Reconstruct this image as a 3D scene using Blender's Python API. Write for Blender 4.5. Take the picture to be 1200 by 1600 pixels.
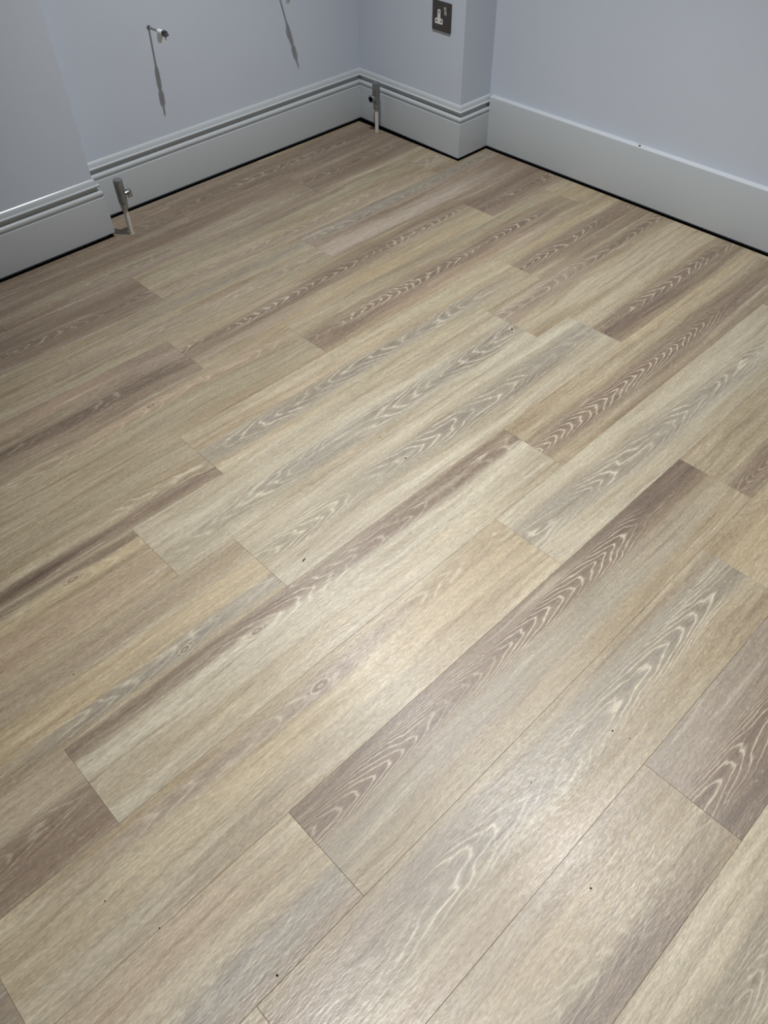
import bpy, bmesh, math, random
from mathutils import Vector, Matrix, noise

scn = bpy.context.scene
for o in list(bpy.data.objects):
    bpy.data.objects.remove(o)

# ------------------------------------------------------------------ camera
H = 1.303                     # camera height; x runs along the planks, y across them
FPX = 1222.3                  # focal length in pixels of the 1200x1600 frame
YAW, PITCH, ROLL = 0.814365, 0.827885, -0.020919
fw = Vector((math.cos(PITCH) * math.cos(YAW), math.cos(PITCH) * math.sin(YAW), -math.sin(PITCH)))
rt = fw.cross(Vector((0, 0, 1))).normalized()
up = rt.cross(fw)
r2 = math.cos(ROLL) * rt + math.sin(ROLL) * up
u2 = -math.sin(ROLL) * rt + math.cos(ROLL) * up
cam = bpy.data.cameras.new('camera')
cam.sensor_fit = 'VERTICAL'
cam.sensor_height = 36.0
cam.lens = FPX / 1600 * 36.0
cam.clip_start = 0.02
cam_o = bpy.data.objects.new('camera', cam)
scn.collection.objects.link(cam_o)
m = Matrix((r2, u2, -fw)).transposed().to_4x4()
m.translation = Vector((0, 0, H))
cam_o.matrix_world = m
scn.camera = cam_o

# ------------------------------------------------------------------ world, lights, exposure
w = bpy.data.worlds.new('world')
scn.world = w
w.use_nodes = True
w.node_tree.nodes['Background'].inputs[0].default_value = (0.5, 0.55, 0.62, 1)
w.node_tree.nodes['Background'].inputs[1].default_value = 0.0

scn.view_settings.view_transform = 'Standard'
scn.view_settings.look = 'None'
scn.view_settings.gamma = 1.0
scn.view_settings.use_curve_mapping = False
scn.view_settings.exposure = 0.2

CEIL = 2.5
LIGHT_COL = (0.99, 0.993, 1.0)
# recessed ceiling downlights: one gives the bolt shadows, one the gleam on the floor, one the lit floor at the lower edge
for ln, lx, ly, pw in (('downlight_alcove_offscreen', 1.48, 1.62, 168), ('downlight_right_offscreen', 1.50, 0.445, 130), ('downlight_overhead_offscreen', 0.14, 0.18, 180)):
    sl = bpy.data.lights.new(ln, 'SPOT')
    sl.energy = pw
    sl.color = LIGHT_COL
    sl.spot_size = math.radians(86)
    sl.spot_blend = 1.0
    sl.shadow_soft_size = 0.02
    so = bpy.data.objects.new(ln, sl)
    so.location = (lx, ly, CEIL - 0.012)
    scn.collection.objects.link(so)

# ------------------------------------------------------------------ helpers
def s2l(c):
    return tuple(((v / 255) / 12.92 if v / 255 <= 0.04045 else ((v / 255 + 0.055) / 1.055) ** 2.4) for v in c)

def link(o):
    scn.collection.objects.link(o)
    return o

def obj(name, bm, mat, parent=None, smooth=False, label=None):
    me = bpy.data.meshes.new(name)
    bmesh.ops.recalc_face_normals(bm, faces=bm.faces)
    if smooth:
        for f in bm.faces:
            f.smooth = True
    bm.to_mesh(me)
    bm.free()
    if mat:
        me.materials.append(mat)
    if smooth:
        me.set_sharp_from_angle(angle=math.radians(38))
    o = link(bpy.data.objects.new(name, me))
    if parent:
        o.parent = parent
    if label:
        o['label'] = label
    return o

def tag(o, label, cat=None, group=None, kind=None):
    o['label'] = label
    if cat:
        o['category'] = cat
    if group:
        o['group'] = group
    if kind:
        o['kind'] = kind
    return o

def empty(name, loc):
    o = bpy.data.objects.new(name, None)
    o.empty_display_size = 0.05
    o.location = loc
    return link(o)

def box(bm, x0, x1, y0, y1, z0, z1):
    v = [bm.verts.new((x, y, z)) for z in (z0, z1) for y in (y0, y1) for x in (x0, x1)]
    for f in ((0, 2, 3, 1), (4, 5, 7, 6), (0, 1, 5, 4), (2, 6, 7, 3), (0, 4, 6, 2), (1, 3, 7, 5)):
        bm.faces.new([v[i] for i in f])
    return v

def lathe(bm, prof, origin=(0, 0, 0), axis=(0, 0, 1), seg=28, hexa=False):
    """prof: list of (radius, height along axis)"""
    ax = Vector(axis).normalized()
    q = Vector((0, 0, 1)).rotation_difference(ax)
    o = Vector(origin)
    if hexa:
        seg = 6
    rings = []
    for r, h in prof:
        if r < 1e-6:
            rings.append([bm.verts.new(o + q @ Vector((0, 0, h)))])
        else:
            rings.append([bm.verts.new(o + q @ Vector((r * math.cos(2 * math.pi * k / seg), r * math.sin(2 * math.pi * k / seg), h))) for k in range(seg)])
    for a, b in zip(rings, rings[1:]):
        for k in range(seg):
            k2 = (k + 1) % seg
            if len(a) == 1 and len(b) == 1:
                continue
            if len(a) == 1:
                bm.faces.new((a[0], b[k], b[k2]))
            elif len(b) == 1:
                bm.faces.new((a[k], a[k2], b[0]))
            else:
                bm.faces.new((a[k], a[k2], b[k2], b[k]))

def prism(bm, pts, to3, d0, d1):
    """extrude a 2D outline between depths d0 and d1, to3(s, t, d) -> point"""
    a = [bm.verts.new(to3(s, t, d0)) for s, t in pts]
    b = [bm.verts.new(to3(s, t, d1)) for s, t in pts]
    bm.faces.new(a)
    bm.faces.new(b)
    n = len(pts)
    for i in range(n):
        bm.faces.new((a[i], a[(i + 1) % n], b[(i + 1) % n], b[i]))

# ------------------------------------------------------------------ materials
class NT:
    def __init__(self, name):
        self.m = bpy.data.materials.new(name)
        self.m.use_nodes = True
        self.t = self.m.node_tree
        self.b = self.t.nodes['Principled BSDF']
    def n(self, typ, **kw):
        nd = self.t.nodes.new(typ)
        for k, v in kw.items():
            setattr(nd, k, v)
        return nd
    def put(self, sock, v):
        if hasattr(v, 'is_linked'):
            self.t.links.new(v, sock)
        else:
            sock.default_value = v
    def math(self, op, a, b=0.0, c=0.0, clamp=False):
        nd = self.n('ShaderNodeMath', operation=op, use_clamp=clamp)
        for i, v in enumerate((a, b, c)):
            self.put(nd.inputs[i], v)
        return nd.outputs[0]
    def mr(self, v, a, b, c=0.0, d=1.0, smooth=True):
        nd = self.n('ShaderNodeMapRange', interpolation_type='SMOOTHSTEP' if smooth else 'LINEAR')
        self.put(nd.inputs[0], v)
        for i, x in enumerate((a, b, c, d)):
            self.put(nd.inputs[i + 1], x)
        return nd.outputs[0]
    def xyz(self, x, y, z):
        nd = self.n('ShaderNodeCombineXYZ')
        for i, v in enumerate((x, y, z)):
            self.put(nd.inputs[i], v)
        return nd.outputs[0]
    def noise(self, vec, scale=1.0, detail=2.0, rough=0.5):
        nd = self.n('ShaderNodeTexNoise')
        self.put(nd.inputs['Vector'], vec)
        nd.inputs['Scale'].default_value = scale
        nd.inputs['Detail'].default_value = detail
        nd.inputs['Roughness'].default_value = rough
        return nd.outputs[0]
    def mix(self, f, a, b, blend='MIX'):
        nd = self.n('ShaderNodeMix', data_type='RGBA', blend_type=blend)
        self.put(nd.inputs[0], f)
        for s, v in ((nd.inputs[6], a), (nd.inputs[7], b)):
            self.put(s, v if hasattr(v, 'is_linked') else (*v, 1.0) if len(v) == 3 else v)
        return nd.outputs[2]
    def bump(self, h, strength, dist):
        nd = self.n('ShaderNodeBump')
        self.put(nd.inputs['Height'], h)
        nd.inputs['Strength'].default_value = strength
        nd.inputs['Distance'].default_value = dist
        self.t.links.new(nd.outputs[0], self.b.inputs['Normal'])
        self.t.links.new(nd.outputs[0], self.b.inputs['Coat Normal'])

def paint(name, col, rough, bump_scale=260, bump_str=0.15, spec=0.5, mottled=0.03):
    k = NT(name)
    co = k.n('ShaderNodeTexCoord').outputs['Object']
    n1 = k.noise(co, 3.0, 3)
    c = s2l(col)
    dark = tuple(v * (1 - mottled * 2) for v in c)
    k.put(k.b.inputs['Base Color'], k.mix(n1, dark, c))
    k.b.inputs['Roughness'].default_value = rough
    k.b.inputs['Specular IOR Level'].default_value = spec
    k.bump(k.noise(co, bump_scale, 3), bump_str, 0.0008)
    return k.m

def metal(name, col, rough, met=1.0):
    k = NT(name)
    co = k.n('ShaderNodeTexCoord').outputs['Object']
    n1 = k.noise(co, 90.0, 3)
    k.b.inputs['Metallic'].default_value = met
    c = s2l(col)
    k.put(k.b.inputs['Base Color'], k.mix(n1, tuple(v * 0.88 for v in c), c))
    k.put(k.b.inputs['Roughness'], k.mr(n1, 0.2, 0.8, rough * 0.8, rough * 1.2))
    return k.m

M_WALL = paint('wall_paint', (207, 216, 229), 0.85, 220, 0.25, 0.3)
M_SKIRT = paint('skirting_eggshell', (187, 193, 197), 0.25, 120, 0.03, 0.6, 0.015)
M_CEIL = paint('ceiling_paint', (226, 227, 228), 0.9)
M_VOID = paint('black_underlay', (6, 6, 7), 0.95, 80, 0.3, 0.1)
M_PIPE = paint('pipe_white', (214, 213, 206), 0.4, 60, 0.1)
M_WHITE = paint('white_plastic', (232, 232, 228), 0.35, 60, 0.02)
M_SHUT = paint('dark_plastic_shutter', (34, 34, 36), 0.5, 60, 0.02)
M_SEAL = paint('beige_sealant', (136, 124, 108), 0.7, 300, 0.4)
M_SPECK = paint('dirt', (38, 32, 28), 0.8, 300, 0.4)
M_CHROME = metal('satin_chrome', (176, 178, 180), 0.24)
M_CAP = metal('brushed_chrome_cap', (142, 146, 149), 0.42, 0.7)
M_ZINC = metal('zinc_bolt', (168, 170, 170), 0.38)
M_BRASS = metal('dull_brass', (142, 132, 98), 0.4)
M_DARKM = metal('dark_steel', (122, 124, 128), 0.3)
M_ROCK = metal('bright_rocker', (214, 214, 212), 0.3, 0.7)
M_PLATE = metal('dark_nickel_plate', (112, 106, 100), 0.42)

def make_wood():
    k = NT('limed_oak_plank')
    def at(name, vec=True):
        nd = k.n('ShaderNodeAttribute', attribute_type='OBJECT', attribute_name=name)
        if not vec:
            return nd.outputs['Fac']
        s = k.n('ShaderNodeSeparateXYZ')
        k.t.links.new(nd.outputs['Vector'], s.inputs[0])
        return s.outputs
    def atc(name):
        return k.n('ShaderNodeAttribute', attribute_type='OBJECT', attribute_name=name).outputs['Color']
    sep = k.n('ShaderNodeSeparateXYZ')
    k.t.links.new(k.n('ShaderNodeTexCoord').outputs['Object'], sep.inputs[0])
    u, v = sep.outputs[0], sep.outputs[1]
    seed = at('seed', False)
    # a slow wander of the grain across the plank
    wand = k.noise(k.xyz(k.math('MULTIPLY', u, 2.2), k.math('MULTIPLY', v, 5.0), k.math('MULTIPLY', seed, 3.1)), 1.0, 3, 0.5)
    vv = k.math('ADD', v, k.math('MULTIPLY', k.math('SUBTRACT', wand, 0.5), 0.045))
    kt = at('knot')
    kx = k.math('DIVIDE', k.math('SUBTRACT', u, kt[0]), k.math('MULTIPLY', kt[2], 2.2))
    ky = k.math('DIVIDE', k.math('SUBTRACT', vv, kt[1]), kt[2])
    kr = k.math('SQRT', k.math('ADD', k.math('MULTIPLY', kx, kx), k.math('MULTIPLY', ky, ky)))
    kn = k.math('MULTIPLY', k.math('MULTIPLY', k.math('SIGN', ky), k.mr(kr, 0.0, 3.5, 1.0, 0.0)), k.math('MULTIPLY', kt[2], -0.7))
    vv = k.math('ADD', vv, kn)
    base = atc('tint')
    blot = k.noise(k.xyz(k.math('MULTIPLY', u, 1.8), k.math('MULTIPLY', vv, 22.0), k.math('ADD', seed, 4.0)), 1.0, 4, 0.6)
    col = k.mix(k.mr(blot, 0.30, 0.72, 0.0, 1.0), k.mix(1.0, base, s2l((222, 212, 200)), 'MULTIPLY'), base)
    # coloured streaks along the plank
    for i in (1, 2, 3):
        b = at('streak%d' % i)
        e = at('reach%d' % i)
        c = atc('hue%d' % i)
        du = k.math('SUBTRACT', u, e[0])
        cv = k.math('ADD', b[0], k.math('MULTIPLY', du, e[2]))
        dv = k.math('DIVIDE', k.math('ABSOLUTE', k.math('SUBTRACT', vv, cv)), b[1])
        mv = k.mr(dv, 0.35, 1.15, 1.0, 0.0)
        mu = k.mr(k.math('DIVIDE', k.math('ABSOLUTE', du), e[1]), 0.45, 1.0, 1.0, 0.0)
        nz = k.noise(k.xyz(k.math('MULTIPLY', u, 4.0), k.math('MULTIPLY', vv, 70.0), k.math('ADD', seed, 7.0 * i)), 1.0, 4, 0.6)
        f = k.math('MULTIPLY', k.math('MULTIPLY', mv, mu), k.math('MULTIPLY', b[2], k.mr(nz, 0.25, 0.62, 0.5, 1.15)), clamp=True)
        col = k.mix(f, col, c)
    # thin darker streaks printed along the grain
    ds = k.noise(k.xyz(k.math('MULTIPLY', u, 2.6), k.math('MULTIPLY', vv, 58.0), k.math('ADD', seed, 71.0)), 1.0, 5, 0.68)
    col = k.mix(k.mr(ds, 0.52, 0.70, 0.0, 0.55), col, k.mix(1.0, col, s2l((198, 186, 176)), 'MULTIPLY'))
    col = k.mix(k.mr(ds, 0.30, 0.44, 0.40, 0.0), col, s2l((184, 174, 154)))
    # cathedral figure: nested parabolas with limed (pale) lines
    ca = at('arch')        # centre v, half width, amount
    cb = at('archform')    # rings per metre along u, bend, u centre
    d = k.math('SUBTRACT', vv, ca[0])
    n2 = k.noise(k.xyz(k.math('MULTIPLY', u, 5.0), k.math('MULTIPLY', v, 26.0), k.math('ADD', seed, 31.0)), 1.0, 3, 0.5)
    par = k.math('MULTIPLY', k.math('MULTIPLY', d, d), cb[1])
    ring = k.math('ADD', k.math('MULTIPLY', k.math('ADD', par, u), cb[0]), k.math('MULTIPLY', n2, 4.4))
    sw = k.math('ADD', k.math('MULTIPLY', k.math('SINE', k.math('MULTIPLY', ring, 6.2832)), 0.5), 0.5)
    line = k.math('POWER', sw, 9.0)
    dm = k.mr(k.math('DIVIDE', k.math('ABSOLUTE', d), ca[1]), 0.35, 1.05, 1.0, 0.0)
    seg = k.noise(k.xyz(k.math('MULTIPLY', u, 4.5), k.math('MULTIPLY', v, 9.0), k.math('ADD', seed, 53.0)), 1.0, 2, 0.5)
    um = k.mr(k.math('ABSOLUTE', k.math('SUBTRACT', u, cb[2])), 0.45, 0.75, 1.0, 0.0)
    am = k.math('MULTIPLY', k.math('MULTIPLY', dm, ca[2]), k.math('MULTIPLY', um, k.mr(seg, 0.36, 0.58, 0.15, 1.0)))
    col = k.mix(k.math('MULTIPLY', am, k.mr(sw, 0.0, 0.75, 0.26, 0.0)), col, s2l((106, 91, 77)))
    col = k.mix(k.math('MULTIPLY', am, k.math('MULTIPLY', line, 0.6), clamp=True), col, s2l((206, 196, 175)))
    kring = k.math('ADD', k.math('MULTIPLY', k.math('SINE', k.math('MULTIPLY', kr, 11.0)), 0.5), 0.5)
    col = k.mix(k.mr(kr, 0.1, 1.25, 0.75, 0.0), col, s2l((104, 84, 66)))
    col = k.mix(k.math('MULTIPLY', k.mr(kr, 0.5, 1.7, 0.45, 0.0), k.math('POWER', kring, 4.0)), col, s2l((206, 196, 175)))
    # streaks and fibre
    st = k.noise(k.xyz(k.math('MULTIPLY', u, 5.0), k.math('MULTIPLY', vv, 110.0), k.math('ADD', seed, 11.0)), 1.0, 5, 0.65)
    g = k.mr(st, 0.25, 0.75, 0.78, 1.16, False)
    fib = k.noise(k.xyz(k.math('MULTIPLY', u, 38.0), k.math('MULTIPLY', vv, 420.0), k.math('ADD', seed, 17.0)), 1.0, 3, 0.6)
    grit = k.noise(k.xyz(k.math('MULTIPLY', u, 120.0), k.math('MULTIPLY', vv, 380.0), k.math('ADD', seed, 61.0)), 1.0, 2, 0.6)
    g2 = k.mr(fib, 0.25, 0.75, 0.80, 1.17, False)
    gm = k.math('MULTIPLY', k.math('MULTIPLY', g, g2), k.mr(grit, 0.25, 0.75, 0.80, 1.19, False))
    cc = k.n('ShaderNodeCombineColor')
    for i in range(3):
        k.t.links.new(gm, cc.inputs[i])
    col = k.mix(1.0, col, cc.outputs[0], 'MULTIPLY')
    fleck = k.noise(k.xyz(k.math('MULTIPLY', u, 70.0), k.math('MULTIPLY', vv, 330.0), k.math('ADD', seed, 23.0)), 1.0, 2, 0.5)
    col = k.mix(k.mr(fleck, 0.62, 0.76, 0.0, 0.28), col, s2l((204, 194, 176)))
    k.t.links.new(col, k.b.inputs['Base Color'])
    emb = k.noise(k.xyz(k.math('MULTIPLY', u, 75.0), k.math('MULTIPLY', vv, 260.0), k.math('ADD', seed, 29.0)), 1.0, 3, 0.6)
    k.put(k.b.inputs['Roughness'], k.mr(emb, 0.3, 0.7, 0.37, 0.49))
    k.b.inputs['Specular IOR Level'].default_value = 0.8
    k.b.inputs['Coat Weight'].default_value = 0.10
    k.b.inputs['Coat Roughness'].default_value = 0.2
    k.bump(k.math('ADD', emb, k.math('MULTIPLY', st, 0.5)), 0.5, 0.0008)
    return k.m

M_WOOD = make_wood()

# ------------------------------------------------------------------ room shell
XR, XL, YN = 2.483, -2.10, -2.50          # plaster planes: right wall, far-left wall, near wall
YB, YC = 2.564, 2.446                     # alcove back wall, projecting breast
XC_END = 1.050                            # end of the projecting breast
BX0, BX1, BY = 2.335, 2.318, 2.000        # corner boxing: face x at back and at its arris, side y

def wall(name, pts, label):
    """solid wall from a plan outline, from below the floor to the ceiling"""
    bm = bmesh.new()
    prism(bm, pts, lambda s, t, d: (s, t, d), -0.03, CEIL)
    return tag(obj(name, bm, M_WALL), label, kind='structure')

T = 0.12
wall('wall_left', [(XL - T, YC), (XC_END, YC), (XC_END, YB + T), (XL - T, YB + T)], 'pale grey painted wall projecting beside the alcove')
wall('wall_back', [(XC_END, YB), (BX0 + 0.3, YB), (BX0 + 0.3, YB + T), (XC_END, YB + T)], 'pale grey painted alcove wall with radiator bolts')
wall('wall_corner', [(BX0, YB), (BX1, BY), (XR + T, BY), (XR + T, YB)], 'pale grey boxed-out corner with the socket')
wall('wall_right', [(XR, YN - T), (XR + T, YN - T), (XR + T, BY), (XR, BY)], 'pale grey painted wall above the plain skirting')
wall('wall_near', [(XL - T, YN - T), (XR, YN - T), (XR, YN), (XL - T, YN)], 'pale grey painted wall facing the alcove')
wall('wall_side', [(XL - T, YN), (XL, YN), (XL, YC), (XL - T, YC)], 'pale grey painted wall facing the plain skirting')
bm = bmesh.new()
box(bm, XL - T, XR + T, YN - T, YB + T, CEIL, CEIL + 0.08)
tag(obj('ceiling', bm, M_CEIL), 'white painted ceiling', kind='structure')

# ------------------------------------------------------------------ skirting boards
PROFILE = [(0.0, 0.008), (0.018, 0.008), (0.018, 0.1300), (0.0177, 0.1312), (0.0168, 0.1320), (0.0140, 0.1322)]
for a in range(-50, 91, 14):              # lower torus bead
    PROFILE.append((0.0092 + 0.0085 * math.cos(math.radians(a)), 0.1422 + 0.0094 * math.sin(math.radians(a))))
PROFILE += [(0.0070, 0.1518), (0.0058, 0.1524), (0.0058, 0.1640), (0.0085, 0.1652), (0.0118, 0.1656)]
for a in range(-45, 91, 27):              # upper bead
    PROFILE.append((0.0112 + 0.0036 * math.cos(math.radians(a)), 0.1690 + 0.0036 * math.sin(math.radians(a))))
PROFILE += [(0.0090, 0.1727), (0.0086, 0.1745), (0.0076, 0.1790), (0.0062, 0.1830), (0.0044, 0.1862), (0.0020, 0.1885), (0.0, 0.1900)]
PLAIN = [(0.0, 0.008), (0.018, 0.008), (0.018, 0.1840), (0.0172, 0.1858), (0.0150, 0.1866), (0.0030, 0.1880), (0.0, 0.1905)]

def sweep(path, prof, i0, i1):
    """sweep prof (outward, height) along path segments i0..i1 with mitred corners; path is the plaster line, room to its right"""
    def normal(i):
        d = Vector(path[i + 1]) - Vector(path[i])
        d.normalize()
        return Vector((d.y, -d.x))
    rows = []
    for j in range(i0, i1 + 2):
        p0 = Vector(path[j])
        if j == 0:
            mi = normal(0)
        elif j == len(path) - 1:
            mi = normal(j - 1)
        else:
            a, b = normal(j - 1), normal(j)
            mi = (a + b).normalized()
            mi = mi / mi.dot(a)
        rows.append([(p0.x + mi.x * q, p0.y + mi.y * q, z) for q, z in prof])
    bm = bmesh.new()
    V = [[bm.verts.new(c) for c in r] for r in rows]
    n = len(prof)
    for a, b in zip(V, V[1:]):
        for k in range(n):
            bm.faces.new((a[k], b[k], b[(k + 1) % n], a[(k + 1) % n]))
    bm.faces.new(V[0])
    bm.faces.new(V[-1])
    return bm

PATH = [(XL, YC), (XC_END, YC), (XC_END, YB), (BX0, YB), (BX1, BY), (XR, BY)]
for name, a, b, lab in (('baseboard_left', 0, 1, 'moulded white skirting board wrapping the projecting wall'),
                        ('baseboard_back', 2, 2, 'moulded white skirting board along the alcove wall'),
                        ('baseboard_corner', 3, 4, 'moulded white skirting board wrapping the boxed-out corner')):
    tag(obj(name, sweep(PATH, PROFILE, a, b), M_SKIRT, smooth=True), lab, kind='structure')
tag(obj('baseboard_right', sweep([(XR, BY - 0.016), (XR, YN)], PLAIN, 0, 0), M_SKIRT, smooth=True), 'plain square-edged white skirting board', kind='structure')
tag(obj('baseboard_near', sweep([(XR - 0.018, YN), (XL + 0.018, YN)], PLAIN, 0, 0), M_SKIRT, smooth=True), 'plain white skirting on the wall facing the alcove', kind='structure')
tag(obj('baseboard_side', sweep([(XL, YN), (XL, YC - 0.018)], PLAIN, 0, 0), M_SKIRT, smooth=True), 'plain white skirting on the wall facing the plain one', kind='structure')

# ------------------------------------------------------------------ floor: underlay slab and planks
bm = bmesh.new()
box(bm, XL, XR, YN, YB, -0.03, -0.006)
floor = tag(obj('floor', bm, M_VOID), 'limed oak plank floor with a black gap along the skirting', kind='structure')

PW, PL, Y0 = 0.141250 * H, 0.92910 * H, 0.237805 * H      # plank width, length, y of seam 0
TOP, THK, GAP = 0.0, 0.0058, 0.00016
E_R, E_B, E_C = 2.4575, 2.5375, 2.4195                     # where the planks stop: right, back, breast
E_BX, E_BY, E_CX = 2.2965, 1.9785, 1.061
E_L, E_N = XL + 0.03, YN + 0.03

LB, BG, BR, GY = (188, 177, 154), (174, 162, 139), (126, 108, 91), (147, 140, 128)
YE, MV, OL, DB = (182, 165, 135), (157, 142, 126), (158, 149, 126), (106, 90, 77)
LG, PK = (189, 182, 164), (173, 152, 131)
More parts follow.
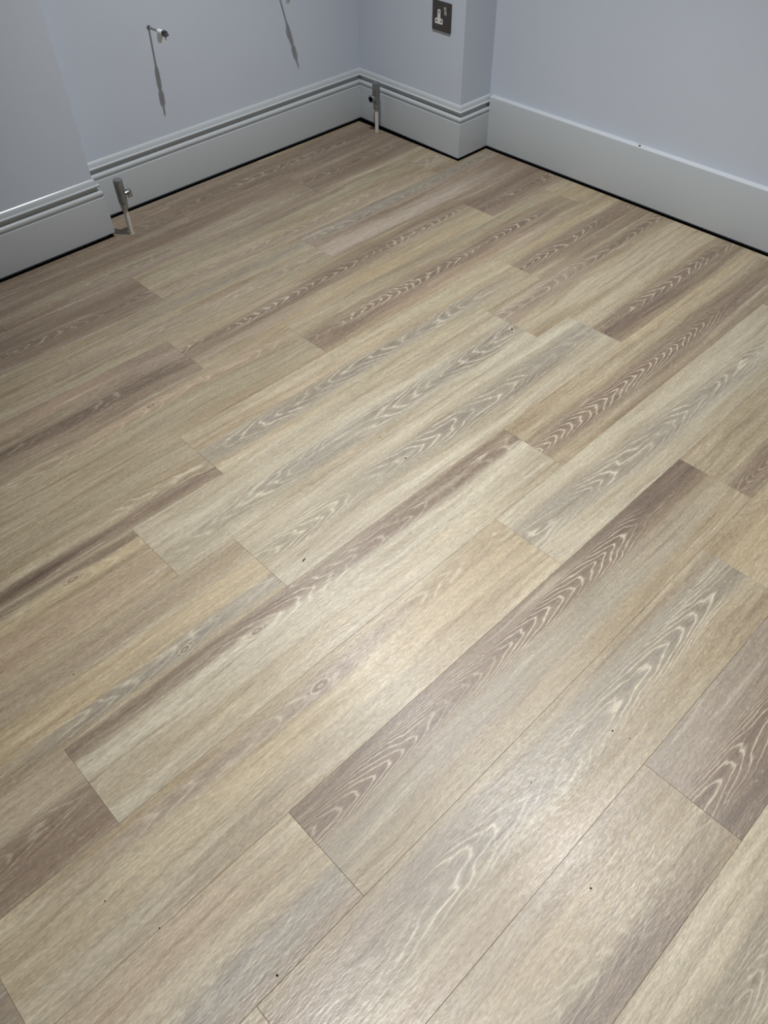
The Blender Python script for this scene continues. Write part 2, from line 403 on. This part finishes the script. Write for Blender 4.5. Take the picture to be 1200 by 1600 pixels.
# look of each plank in view: key = (upper seam number, joint at its left end)
# base tint, streaks [(v 0 near..1 far, half width, amount, colour, u centre, u reach, slope)],
# arch (v, half width, amount, u centre, rings, bend), optional knot (u, v, radius)
LOOK = {
 (-2, 0): (LB, [(0.35, 0.30, 0.5, GY, 0.6, 0.9, 0), (0.05, 0.2, 0.6, MV, 0.3, 0.6, 0)], (0.35, 0.3, 0.7, 0.45, 14, 200)),
 (-1, 0): (BG, [(0.12, 0.20, 0.8, BR, 0.75, 0.5, 0.0), (0.6, 0.3, 0.5, YE, 0.7, 0.5, 0), (0.95, 0.2, 0.5, MV, 1.1, 0.4, 0)], (0.30, 0.22, 0.5, 1.0, 10, 160)),
 (-1, 1): (MV, [(0.35, 0.28, 0.85, BR, 0.10, 0.6, 0), (0.85, 0.3, 0.4, GY, 0.3, 0.8, 0), (0.1, 0.2, 0.6, DB, 0.1, 0.3, 0)], (0.42, 0.24, 0.9, 0.2, 10, 180)),
 (0, 0): (LB, [], (0.5, 0.3, 0.2, 0.5, 12, 200)),
 (0, 1): (BG, [(0.66, 0.30, 0.8, GY, 0.75, 0.9, 0), (0.70, 0.22, 0.5, MV, 0.15, 0.4, 0), (0.05, 0.2, 0.4, PK, 0.25, 0.5, 0)], (0.56, 0.26, 0.95, 0.65, 9, 170)),
 (0, 2): (BG, [(0.5, 0.4, 0.6, YE, 0.2, 0.6, 0), (0.05, 0.15, 0.6, MV, 0.3, 0.5, 0)], (0.4, 0.2, 0.2, 0.2, 12, 200)),
 (1, 0): (LB, [(0.22, 0.20, 0.85, GY, 0.95, 0.55, 0), (0.80, 0.22, 0.5, PK, 0.75, 0.5, 0), (0.04, 0.1, 0.6, BR, 1.05, 0.4, 0)], (0.35, 0.2, 0.35, 1.1, 9, 200)),
 (1, 1): (BG, [(0.85, 0.36, 0.95, BR, 0.50, 1.1, 0.0), (0.40, 0.22, 0.6, GY, 0.45, 0.9, 0), (0.88, 0.3, 0.85, DB, 1.1, 0.4, 0)], (0.72, 0.28, 1.0, 0.45, 15, 170)),
 (1, 2): (BG, [(0.15, 0.3, 0.85, BR, 0.2, 0.6, 0), (0.7, 0.3, 0.35, OL, 0.25, 0.5, 0)], (0.18, 0.25, 0.9, 0.25, 14, -180)),
 (2, 0): (MV, [(0.5, 0.4, 0.5, GY, 0.9, 0.5, 0)], (0.5, 0.3, 0.3, 0.9, 12, 200)),
 (2, 1): (LB, [(0.80, 0.11, 0.85, MV, 0.50, 0.50, 0.0), (0.52, 0.22, 0.6, YE, 0.75, 0.6, 0), (0.12, 0.2, 0.3, GY, 0.4, 0.5, 0)], (0.80, 0.13, 0.7, 0.85, 8, 150), (0.655, 0.80, 0.014)),
 (2, 2): (LG, [(0.48, 0.26, 0.8, GY, 0.45, 0.7, -0.03), (0.9, 0.15, 0.4, BG, 0.5, 0.7, 0), (0.12, 0.12, 0.4, OL, 0.9, 0.5, 0)], (0.47, 0.26, 1.0, 0.4, 9, 150)),
 (3, 0): (MV, [(0.35, 0.35, 0.8, BR, 1.1, 0.6, 0), (0.8, 0.3, 0.5, LB, 1.0, 0.5, 0)], (0.45, 0.2, 0.6, 1.1, 10, 200)),
 (3, 1): (LG, [(0.90, 0.16, 0.95, BR, 0.22, 0.55, -0.02), (0.84, 0.22, 0.9, BR, 1.02, 0.6, 0), (0.20, 0.25, 0.35, YE, 0.55, 0.5, 0)], (0.76, 0.20, 0.85, 0.95, 10, 160), (0.40, 0.74, 0.010)),
 (3, 2): (BG, [(0.40, 0.28, 0.95, BR, 0.55, 0.9, 0), (0.93, 0.12, 0.6, YE, 0.9, 0.6, 0), (0.05, 0.12, 0.5, BR, 0.7, 0.6, 0)], (0.40, 0.22, 1.0, 0.35, 17, 150)),
 (4, 0): (BG, [(0.42, 0.26, 0.75, YE, 0.95, 0.5, 0), (0.14, 0.13, 0.8, GY, 1.0, 0.5, 0), (0.85, 0.22, 0.5, MV, 0.7, 0.6, 0)], (0.16, 0.15, 0.6, 1.05, 8, 200), (0.97, 0.09, 0.008)),
 (4, 1): (LG, [(0.55, 0.27, 0.85, GY, 0.75, 0.75, 0), (0.85, 0.2, 0.5, BG, 0.3, 0.5, 0), (0.60, 0.2, 0.6, OL, 0.10, 0.35, 0)], (0.56, 0.24, 0.95, 0.5, 9, 150)),
 (4, 2): (BG, [(0.30, 0.32, 0.9, BR, 0.25, 0.7, 0), (0.80, 0.20, 0.6, LB, 0.35, 0.6, 0), (0.25, 0.12, 0.6, DB, 0.1, 0.3, 0)], (0.39, 0.20, 0.9, 0.30, 12, 170)),
 (5, 0): (BG, [(0.76, 0.12, 0.8, YE, 0.95, 0.5, 0.02), (0.95, 0.07, 0.6, DB, 0.9, 0.6, 0), (0.35, 0.3, 0.5, PK, 0.9, 0.6, 0)], (0.8, 0.12, 0.4, 1.0, 8, 200), (1.045, 0.84, 0.010)),
 (5, 1): (LG, [(0.37, 0.22, 0.85, GY, 0.75, 0.8, 0.01), (0.25, 0.2, 0.6, OL, 0.12, 0.3, 0), (0.75, 0.15, 0.35, BG, 0.6, 0.6, 0)], (0.38, 0.24, 0.95, 0.65, 9, -150)),
 (5, 2): (BG, [(0.75, 0.25, 0.85, MV, 0.12, 0.4, 0), (0.80, 0.20, 0.85, BR, 0.75, 0.5, 0), (0.25, 0.3, 0.6, LB, 0.55, 0.6, 0)], (0.78, 0.18, 0.8, 0.55, 12, 150)),
 (6, 0): (BG, [(0.10, 0.14, 0.95, BR, 1.0, 0.5, 0.0), (0.75, 0.3, 0.4, OL, 1.0, 0.5, 0), (0.12, 0.12, 0.8, DB, 0.5, 0.5, 0.02)], (0.30, 0.18, 0.7, 1.0, 8, 180)),
 (6, 1): (LB, [(0.38, 0.21, 0.85, GY, 0.50, 0.8, 0.0), (0.85, 0.2, 0.4, BG, 0.6, 0.8, 0), (0.12, 0.12, 0.4, OL, 0.8, 0.6, 0)], (0.40, 0.22, 0.9, 0.40, 10, -160)),
 (6, 2): (BG, [(0.45, 0.26, 0.9, BR, 0.28, 0.6, 0), (0.10, 0.18, 0.7, BR, 0.5, 0.5, 0), (0.80, 0.14, 0.5, YE, 0.3, 0.5, 0)], (0.44, 0.22, 0.95, 0.28, 14, 160)),
 (7, 0): (BG, [(0.80, 0.10, 0.7, PK, 0.85, 0.5, 0), (0.42, 0.3, 0.7, OL, 1.0, 0.55, 0), (0.92, 0.08, 0.5, BR, 0.5, 0.5, 0)], (0.75, 0.14, 0.5, 0.8, 8, 200), (0.735, 0.80, 0.010)),
 (7, 1): (BG, [(0.34, 0.30, 0.9, BR, 0.50, 0.9, 0), (0.85, 0.14, 0.6, OL, 0.7, 0.7, 0), (0.12, 0.18, 0.6, PK, 0.6, 0.5, 0)], (0.42, 0.22, 1.0, 0.50, 16, 150)),
 (7, 2): (BG, [(0.5, 0.3, 0.5, YE, 0.1, 0.4, 0)], (0.5, 0.2, 0.2, 0.1, 12, 200)),
 (8, 0): (MV, [(0.34, 0.15, 0.85, DB, 0.85, 0.5, 0.0), (0.75, 0.2, 0.6, PK, 0.65, 0.5, 0), (0.52, 0.12, 0.5, OL, 0.6, 0.5, 0)], (0.36, 0.2, 0.4, 0.9, 10, 200)),
 (8, 1): (BG, [(0.62, 0.26, 0.9, BR, 0.60, 0.95, 0.05), (0.12, 0.2, 0.5, YE, 0.8, 0.7, 0), (0.25, 0.12, 0.6, MV, 0.15, 0.4, 0)], (0.62, 0.22, 1.0, 0.6, 16, 150)),
 (8, 2): (MV, [(0.45, 0.45, 0.9, BR, 0.3, 0.8, 0)], (0.3, 0.22, 0.85, 0.2, 13, 160)),
 (9, 0): (BG, [(0.35, 0.18, 0.7, MV, 0.8, 0.8, 0), (0.1, 0.16, 0.6, OL, 0.8, 0.7, 0), (0.8, 0.15, 0.6, GY, 0.9, 0.5, 0)], (0.3, 0.2, 0.35, 0.9, 8, 200)),
 (9, 1): (MV, [(0.25, 0.3, 0.7, (180, 168, 154), 0.3, 0.7, 0), (0.85, 0.22, 0.7, GY, 0.5, 0.8, 0)], (0.8, 0.15, 0.4, 0.5, 12, 160)),
 (10, 0): (MV, [(0.5, 0.45, 0.85, BR, 0.8, 0.8, 0)], (0.4, 0.25, 0.6, 0.95, 14, 160)),
 (10, 1): (BG, [(0.20, 0.16, 0.6, MV, 0.5, 0.8, 0), (0.75, 0.18, 0.7, OL, 0.6, 0.8, 0), (0.90, 0.1, 0.7, BR, 0.7, 0.6, 0)], (0.3, 0.2, 0.35, 0.5, 10, 180)),
 (10, 2): (BG, [(0.45, 0.25, 0.8, MV, 0.25, 0.6, 0), (0.1, 0.14, 0.5, BR, 0.3, 0.5, 0)], (0.5, 0.2, 0.5, 0.3, 12, 160)),
 (11, 0): (MV, [(0.35, 0.2, 0.6, OL, 0.6, 0.9, 0), (0.8, 0.2, 0.6, BR, 0.8, 0.8, 0)], (0.3, 0.2, 0.3, 0.7, 10, 180)),
 (11, 1): (MV, [(0.5, 0.35, 0.7, BR, 0.4, 0.8, 0), (0.05, 0.14, 0.6, LB, 0.5, 0.6, 0)], (0.6, 0.2, 0.5, 0.4, 12, 160)),
 (12, 0): (MV, [(0.35, 0.25, 0.6, BR, 0.7, 0.8, 0)], (0.4, 0.2, 0.3, 0.8, 10, 180)),
 (12, 1): (MV, [(0.45, 0.4, 0.7, BR, 0.5, 0.9, 0)], (0.5, 0.2, 0.6, 0.6, 12, 160)),
}
# first butt joint in each row (upper seam number : x of a joint, in camera heights)
JOINT = {-10: .3, -9: .75, -8: .1, -7: .5, -6: .85, -5: .25, -4: .62, -3: .05, -2: .70, -1: .558, 0: .016, 1: .178, 2: -.175, 3: .014, 4: .408, 5: .297,
         6: .489, 7: .867, 8: .647, 9: 1.140, 10: .735, 11: 1.345, 12: 1.005, 13: .42}

def inset(poly, q):
    """move every edge of a counter-clockwise right-angled outline inwards by q"""
    out = []
    n = len(poly)
    for i in range(n):
        a, b, c = Vector(poly[i - 1]), Vector(poly[i]), Vector(poly[(i + 1) % n])
        d1, d2 = (b - a).normalized(), (c - b).normalized()
        n1, n2 = Vector((-d1.y, d1.x)), Vector((-d2.y, d2.x))
        out.append(tuple(b + (n1 + n2) * q))
    return out

DULL = (0.815, 0.805, 0.765)           # overall depth of the printed oak
plank_mesh = {}
def plank(poly, u0, v0, look, seed):
    loc = [(round(x - u0, 5), round(y - v0, 5)) for x, y in poly]
    key = tuple(loc)
    if key not in plank_mesh:
        bm = bmesh.new()
        rings = []
        for q, z in ((GAP, TOP - THK), (GAP, TOP - 0.0003), (GAP + 0.0004, TOP)):
            rings.append([bm.verts.new((x, y, z)) for x, y in inset(loc, q)])
        n = len(loc)
        for a, b in zip(rings, rings[1:]):
            for i in range(n):
                bm.faces.new((a[i], a[(i + 1) % n], b[(i + 1) % n], b[i]))
        bm.faces.new(rings[-1])
        bm.faces.new(rings[0][::-1])
        bmesh.ops.recalc_face_normals(bm, faces=bm.faces)
        me = bpy.data.meshes.new('plank')
        bm.to_mesh(me)
        bm.free()
        me.materials.append(M_WOOD)
        plank_mesh[key] = me
    o = link(bpy.data.objects.new('plank', plank_mesh[key]))
    o.location = (u0, v0, 0)
    o.parent = floor
    tint, streaks, arch = look[:3]
    kn = look[3] if len(look) > 3 else (0.0, -5.0, 0.01)
    o['knot'] = [kn[0], kn[1] * PW, kn[2]]
    o['seed'] = float(seed)
    o['tint'] = [c * d for c, d in zip(s2l(tint), DULL)]
    for i in range(3):
        s = streaks[i] if i < len(streaks) else (0.5, 0.1, 0.0, BG, 0.5, 0.5, 0)
        o['streak%d' % (i + 1)] = [s[0] * PW, s[1] * PW, float(s[2])]
        o['reach%d' % (i + 1)] = [float(s[4]), float(s[5]), float(s[6])]
        o['hue%d' % (i + 1)] = [c * d for c, d in zip(s2l(s[3]), DULL)]
    o['arch'] = [arch[0] * PW, arch[1] * PW, float(arch[2])]
    o['archform'] = [float(arch[4]) * 1.6, float(arch[5]), float(arch[3])]
    return o

rng = random.Random(7)
def random_look():
    t = rng.choice((LB, BG, BG, LG, MV))
    st = [(rng.uniform(0.1, 0.9), rng.uniform(0.12, 0.3), rng.uniform(0.4, 0.9), rng.choice((BR, GY, YE, MV, OL)), rng.uniform(0.2, 1.0), rng.uniform(0.5, 0.9), 0) for _ in range(3)]
    return (t, st, (st[0][0], 0.22, rng.uniform(0.2, 0.9), rng.uniform(0.3, 0.9), rng.choice((9, 12, 15)), rng.choice((-160, 160, 200))))

for k in range(-16, -10):
    JOINT[k] = (0.37 * k) % 0.9
for k in sorted(JOINT):
    y1 = min(Y0 + k * PW, E_B)
    y0 = max(Y0 + (k - 1) * PW, E_N)
    v0 = Y0 + (k - 1) * PW
    if y1 - y0 < 0.01:
        continue
    xs = JOINT[k] * H
    while xs > E_L:
        xs -= PL
    n_seen = []
    while xs < E_R:
        xe = xs + PL
        n_seen.append((xs, xe))
        xs = xe
    # number the planks so that 1 starts at the left joint in view
    ref = JOINT[k] * H
    for xs, xe in n_seen:
        idx = round((xs - ref) / PL) + 1
        a, b = max(xs, E_L), min(xe, E_R)
        if y0 > E_BY - 1e-6:
            b = min(b, E_BX)
        if y0 > E_C - 1e-6:
            a = max(a, E_CX)
        if b - a < 0.004:
            continue
        poly = [(a, y0), (b, y0), (b, y1), (a, y1)]
        if y0 < E_BY < y1 and b > E_BX:
            poly = [(a, y0), (b, y0), (b, E_BY), (E_BX, E_BY), (E_BX, y1), (a, y1)]
        if y0 < E_C < y1 and a < E_CX:
            if b <= E_CX:
                poly = [(a, y0), (b, y0), (b, E_C), (a, E_C)]
            else:
                poly = [(a, y0), (b, y0), (b, y1), (E_CX, y1), (E_CX, E_C), (a, E_C)]
        look = LOOK.get((k, idx)) or random_look()
        plank(poly, xs, v0, look, (k * 13.7 + idx * 5.3 + 200.0) % 97.0)

# ------------------------------------------------------------------ radiator valves on their pipe tails
def valve(loc, side, label, s=1.0, cap_mat=M_CAP):
    """side: +1 outlet towards +x, -1 towards -x"""
    t = tag(empty('radiator_valve', loc), label, 'valve', 'radiator valves by the skirting')
    bm = bmesh.new()
    lathe(bm, [(0.0, -0.004), (0.0075, -0.004), (0.0075, 0.092), (0.0, 0.092)], seg=20)
    obj('pipe', bm, M_PIPE, t, True, 'white pipe tail')
    bm = bmesh.new()
    lathe(bm, [(0.0, 0.0), (0.0125, 0.0), (0.0120, 0.0012), (0.0098, 0.0026), (0.0078, 0.0042), (0.0, 0.0042)], seg=18)
    for v in bm.verts:
        f = 1 + 0.14 * noise.noise(v.co * 160 + Vector(loc) * 9)
        v.co.x *= f
        v.co.y *= f
    obj('sealant_ring', bm, M_SEAL, t, True)
    bm = bmesh.new()
    lathe(bm, [(0.0, 0.088), (0.0095, 0.088), (0.0118, 0.0905), (0.0132, 0.096), (0.0132, 0.108), (0.0120, 0.1105), (0.0, 0.1105)], seg=12)
    obj('compression_nut', bm, M_CHROME, t, False, 'shiny chrome nut')
    bm = bmesh.new()
    lathe(bm, [(0.0, 0.109), (0.0122, 0.109), (0.0122, 0.1115), (0.0142, 0.1125), (0.0142, 0.146), (0.0, 0.146)], seg=28)
    obj('body', bm, M_CAP, t, True)
    bm = bmesh.new()
    lathe(bm, [(0.0, 0.144), (0.0146, 0.144), (0.0150, 0.145), (0.0150, 0.1860), (0.0144, 0.1875), (0.0128, 0.1882), (0.0, 0.1882)], seg=32)
    obj('cap', bm, cap_mat, t, True, 'grey cylindrical cap')
    bm = bmesh.new()
    o = (side * 0.010, 0.0, 0.1345)
    lathe(bm, [(0.0115, 0.0), (0.0115, 0.009), (0.0136, 0.0105), (0.0136, 0.0215), (0.0124, 0.0235), (0.0096, 0.0235), (0.0092, 0.012)], o, (side, -0.12, 0.0), seg=24)
    ot = obj('outlet', bm, M_CHROME, t, True, 'shiny chrome side outlet')
    bm = bmesh.new()
    lathe(bm, [(0.0094, 0.0232), (0.0090, 0.0215), (0.0090, -0.006), (0.0, -0.006)], o, (side, -0.12, 0.0), seg=20)
    obj('bore', bm, M_DARKM, ot, True, 'open hollow bore')
    return t

valve((1.108, 2.390, 0.0), 1, 'chrome radiator valve on white pipe beside the end of the projecting skirting')
valve((2.270, 2.400, 0.0), -1, 'chrome radiator valve on white pipe in the boxed corner of the alcove')

# ------------------------------------------------------------------ radiator wall bolts
def wall_bolt(loc, label, rod_mat, clip=True, yaw=0.0):
    t = tag(empty('radiator_wall_bolt', loc), label, 'bolt', 'radiator bolts in the alcove wall')
    t.rotation_euler = (0, 0, yaw)
    ax = (0, -1, 0)
    bm = bmesh.new()
    lathe(bm, [(0.0, -0.01), (0.0036, -0.01), (0.0036, 0.060), (0.0, 0.060)], (0, 0, 0), ax, 16)
    obj('rod', bm, rod_mat, t, True)
    bm = bmesh.new()
    lathe(bm, [(0.0062, 0.0), (0.0062, 0.0015), (0.0045, 0.0025), (0.0034, 0.0025)], (0, 0, 0), ax, 20)
    obj('plug_collar', bm, M_DARKM, t, True)
    # white plastic clip: sleeve with a hanging tongue
    bm = bmesh.new()
    lathe(bm, [(0.0, 0.052), (0.0048, 0.052), (0.0078, 0.058), (0.0082, 0.074), (0.0068, 0.079), (0.0, 0.079)], (0, 0, 0), ax, 20)
    cl = obj('plastic_clip', bm, M_WHITE, t, True, 'white plastic clip')
    bm = bmesh.new()
    prism(bm, [(-0.0080, -0.002), (0.0080, -0.002), (0.0070, -0.016), (0.0048, -0.030), (0.0030, -0.034), (-0.0030, -0.034), (-0.0048, -0.030), (-0.0070, -0.016)],
          lambda s, q, d: (s, -d - 0.42 * (q + 0.002), q), 0.058, 0.070)
    bmesh.ops.bevel(bm, geom=list(bm.edges), offset=0.0011, segments=1, affect='EDGES')
    obj('tongue', bm, M_WHITE, cl, False)
    # threaded end with a nut
    bm = bmesh.new()
    pr = [(0.0, 0.077), (0.0034, 0.077), (0.0034, 0.085)]
    h = 0.085
    while h < 0.0985:
        pr += [(0.0082, h), (0.0096, h + 0.0016), (0.0088, h + 0.0032), (0.0060, h + 0.0042)]
        h += 0.0048
    pr += [(0.0038, h), (0.0036, 0.1085), (0.0024, 0.1125), (0.0, 0.1125)]
    lathe(bm, pr, (0, 0, 0), ax, 22)
    th = obj('threaded_end', bm, M_DARKM if rod_mat is M_ZINC else M_BRASS, t, True, 'ribbed dark screw end')
    bm = bmesh.new()
    prism(bm, [(-0.0016, -0.005), (0.0016, -0.005), (0.0012, -0.0165), (-0.0012, -0.0165)], lambda s, q, d: (s, -d, q), 0.091, 0.0945)
    obj('spur', bm, M_ZINC, th)
    return t

wall_bolt((1.429, YB, 0.519), 'grey wall bolt with white clip and dark ribbed end casting a long shadow', M_ZINC)
wall_bolt((1.958, YB, 0.528), 'dull brass wall bolt nearer to the boxed-out corner', M_BRASS)

# ------------------------------------------------------------------ power socket on the boxed corner
ang = math.atan2(BX0 - BX1, YB - BY)                 # the boxing face is very slightly askew
def face_x(y):
    return BX1 + (y - BY) * math.tan(ang)
CY, CZ = 2.110, 0.456
so = tag(empty('power_socket', (face_x(CY), CY, CZ)), 'dark metal single power socket with white pin insert on boxed corner', 'socket')
so.rotation_euler = (0, 0, -ang)
def P3(s, q, d):                                     # s to the viewer's right, q up, d out of the wall
    return (-d, -s, q)
bm = bmesh.new()
hw = 0.0455
prism(bm, [(-hw, -hw), (hw, -hw), (hw, hw), (-hw, hw)], P3, -0.002, 0.0042)
bmesh.ops.bevel(bm, geom=[e for e in bm.edges if abs((e.verts[0].co - e.verts[1].co).x) > 0.004], offset=0.0022, segments=3, affect='EDGES')
bmesh.ops.bevel(bm, geom=[e for e in bm.edges if e.verts[0].co.x < -0.004 and e.verts[1].co.x < -0.004], offset=0.0008, segments=2, affect='EDGES')
plate = obj('face_plate', bm, M_PLATE, so, False, 'dark brushed metal face plate')
cs = -0.0115
out = [(-0.0185, -0.0225), (-0.0170, -0.0238), (0.0170, -0.0238), (0.0185, -0.0225), (0.0185, -0.0105), (0.0165, -0.0080), (0.0085, -0.0068), (0.0068, -0.0045),
       (0.0068, 0.0170), (0.0048, 0.0205), (-0.0048, 0.0205), (-0.0068, 0.0170), (-0.0068, -0.0045), (-0.0085, -0.0068), (-0.0165, -0.0080), (-0.0185, -0.0105)]
bm = bmesh.new()
prism(bm, [(s + cs, q) for s, q in out], P3, 0.003, 0.0050)
ins = obj('pin_insert', bm, M_WHITE, so, False, 'white plastic pin insert')
HOLES = ((cs, 0.0125, 0.0021, 0.0042), (cs - 0.0112, -0.0150, 0.0036, 0.0023), (cs + 0.0112, -0.0150, 0.0036, 0.0023))
bm = bmesh.new()
for a, b, hw_, hh in HOLES:
    prism(bm, [(a - hw_, b - hh), (a + hw_, b - hh), (a + hw_, b + hh), (a - hw_, b + hh)], P3, -0.01, 0.02)
cutter = obj('cutter', bm, None, so)
for target in (plate, ins):
    md = target.modifiers.new('holes', 'BOOLEAN')
    md.operation = 'DIFFERENCE'
    md.solver = 'EXACT'
    md.object = cutter
bpy.context.view_layer.update()
dg = bpy.context.evaluated_depsgraph_get()
for target in (plate, ins):
    me = bpy.data.meshes.new_from_object(target.evaluated_get(dg))
    target.modifiers.clear()
    target.data = me
bpy.data.objects.remove(cutter)
for a, b, hw_, hh in HOLES:
    bm = bmesh.new()
    prism(bm, [(a - hw_, b - hh), (a + hw_, b - hh), (a + hw_, b + hh), (a - hw_, b + hh)], P3, 0.0002, 0.0046)
    bmesh.ops.delete(bm, geom=[f for f in bm.faces if all(v.co.x < -0.004 for v in f.verts)], context='FACES_ONLY')
    obj('pin_hole', bm, M_SHUT, ins, False, 'recessed dark shutter')
bm = bmesh.new()
sx, sz = 0.0205, 0.0195
prof = [(-0.0125, 0.0048), (-0.010, 0.0058), (0.0, 0.0068), (0.0105, 0.0095), (0.0125, 0.0092), (0.0125, 0.003), (-0.0125, 0.003)]
va = [bm.verts.new(P3(sx - 0.0052, sz + q, d)) for q, d in prof]
vb = [bm.verts.new(P3(sx + 0.0052, sz + q, d)) for q, d in prof]
bm.faces.new(va)
bm.faces.new(vb)
for i in range(len(prof)):
    bm.faces.new((va[i], va[(i + 1) % len(prof)], vb[(i + 1) % len(prof)], vb[i]))
obj('rocker_switch', bm, M_ROCK, so, False, 'silver rocker switch')

# ------------------------------------------------------------------ bits of dirt
def speck(loc, r, stretch, rz, name, label, cat, mat=M_SPECK, group=None):
    bm = bmesh.new()
    bmesh.ops.create_icosphere(bm, subdivisions=2, radius=r)
    for v in bm.verts:
        v.co *= 1 + 0.35 * noise.noise(v.co / r * 1.3 + Vector(loc) * 31)
        v.co.x *= stretch
        v.co.z = v.co.z * 0.6
    zmin = min(v.co.z for v in bm.verts)
    for v in bm.verts:
        v.co.z -= zmin + 0.0002
    o = obj(name, bm, mat, None, True)
    o.location = loc
    o.rotation_euler = (0, 0, rz)
    return tag(o, label, cat, group)

FRAME = Matrix((r2, u2, -fw)).transposed()
def on_floor(x, y):
    d = FRAME @ Vector(((x - 600) / FPX, -(y - 800) / FPX, -1))
    return (d.x / -d.z * H, d.y / -d.z * H, 0.0)
for x, y, r in ((634, 716, .0024), (957, 1142, .0019), (984, 1154, .0013), (923, 1388, .0019), (433, 1524, .0022), (164, 1408, .0015), (249, 1450, .0014),
                (830, 1223, .0013), (115, 1054, .0016), (75, 868, .0016), (594, 683, .0016)):
    speck(on_floor(x, y), r * 0.8, 1.2, x, 'dirt_speck', 'tiny dark speck of dirt lying on the oak planks', 'speck', group='dirt specks on the floor')
speck(on_floor(475, 875), .0016, 3.6, 0.3, 'wood_splinter', 'short dark splinter lying on the oak planks near a butt joint', 'splinter')
speck(on_floor(800, 515), .0022, 2.4, 0.9, 'plank_shaving', 'dark shaving at the corner of a plank end', 'shaving')
speck((2.474, 1.334, 0.1868), .0036, 1.0, 0.4, 'plaster_crumb', 'small dark crumb sitting on the top edge of the plain skirting', 'crumb')
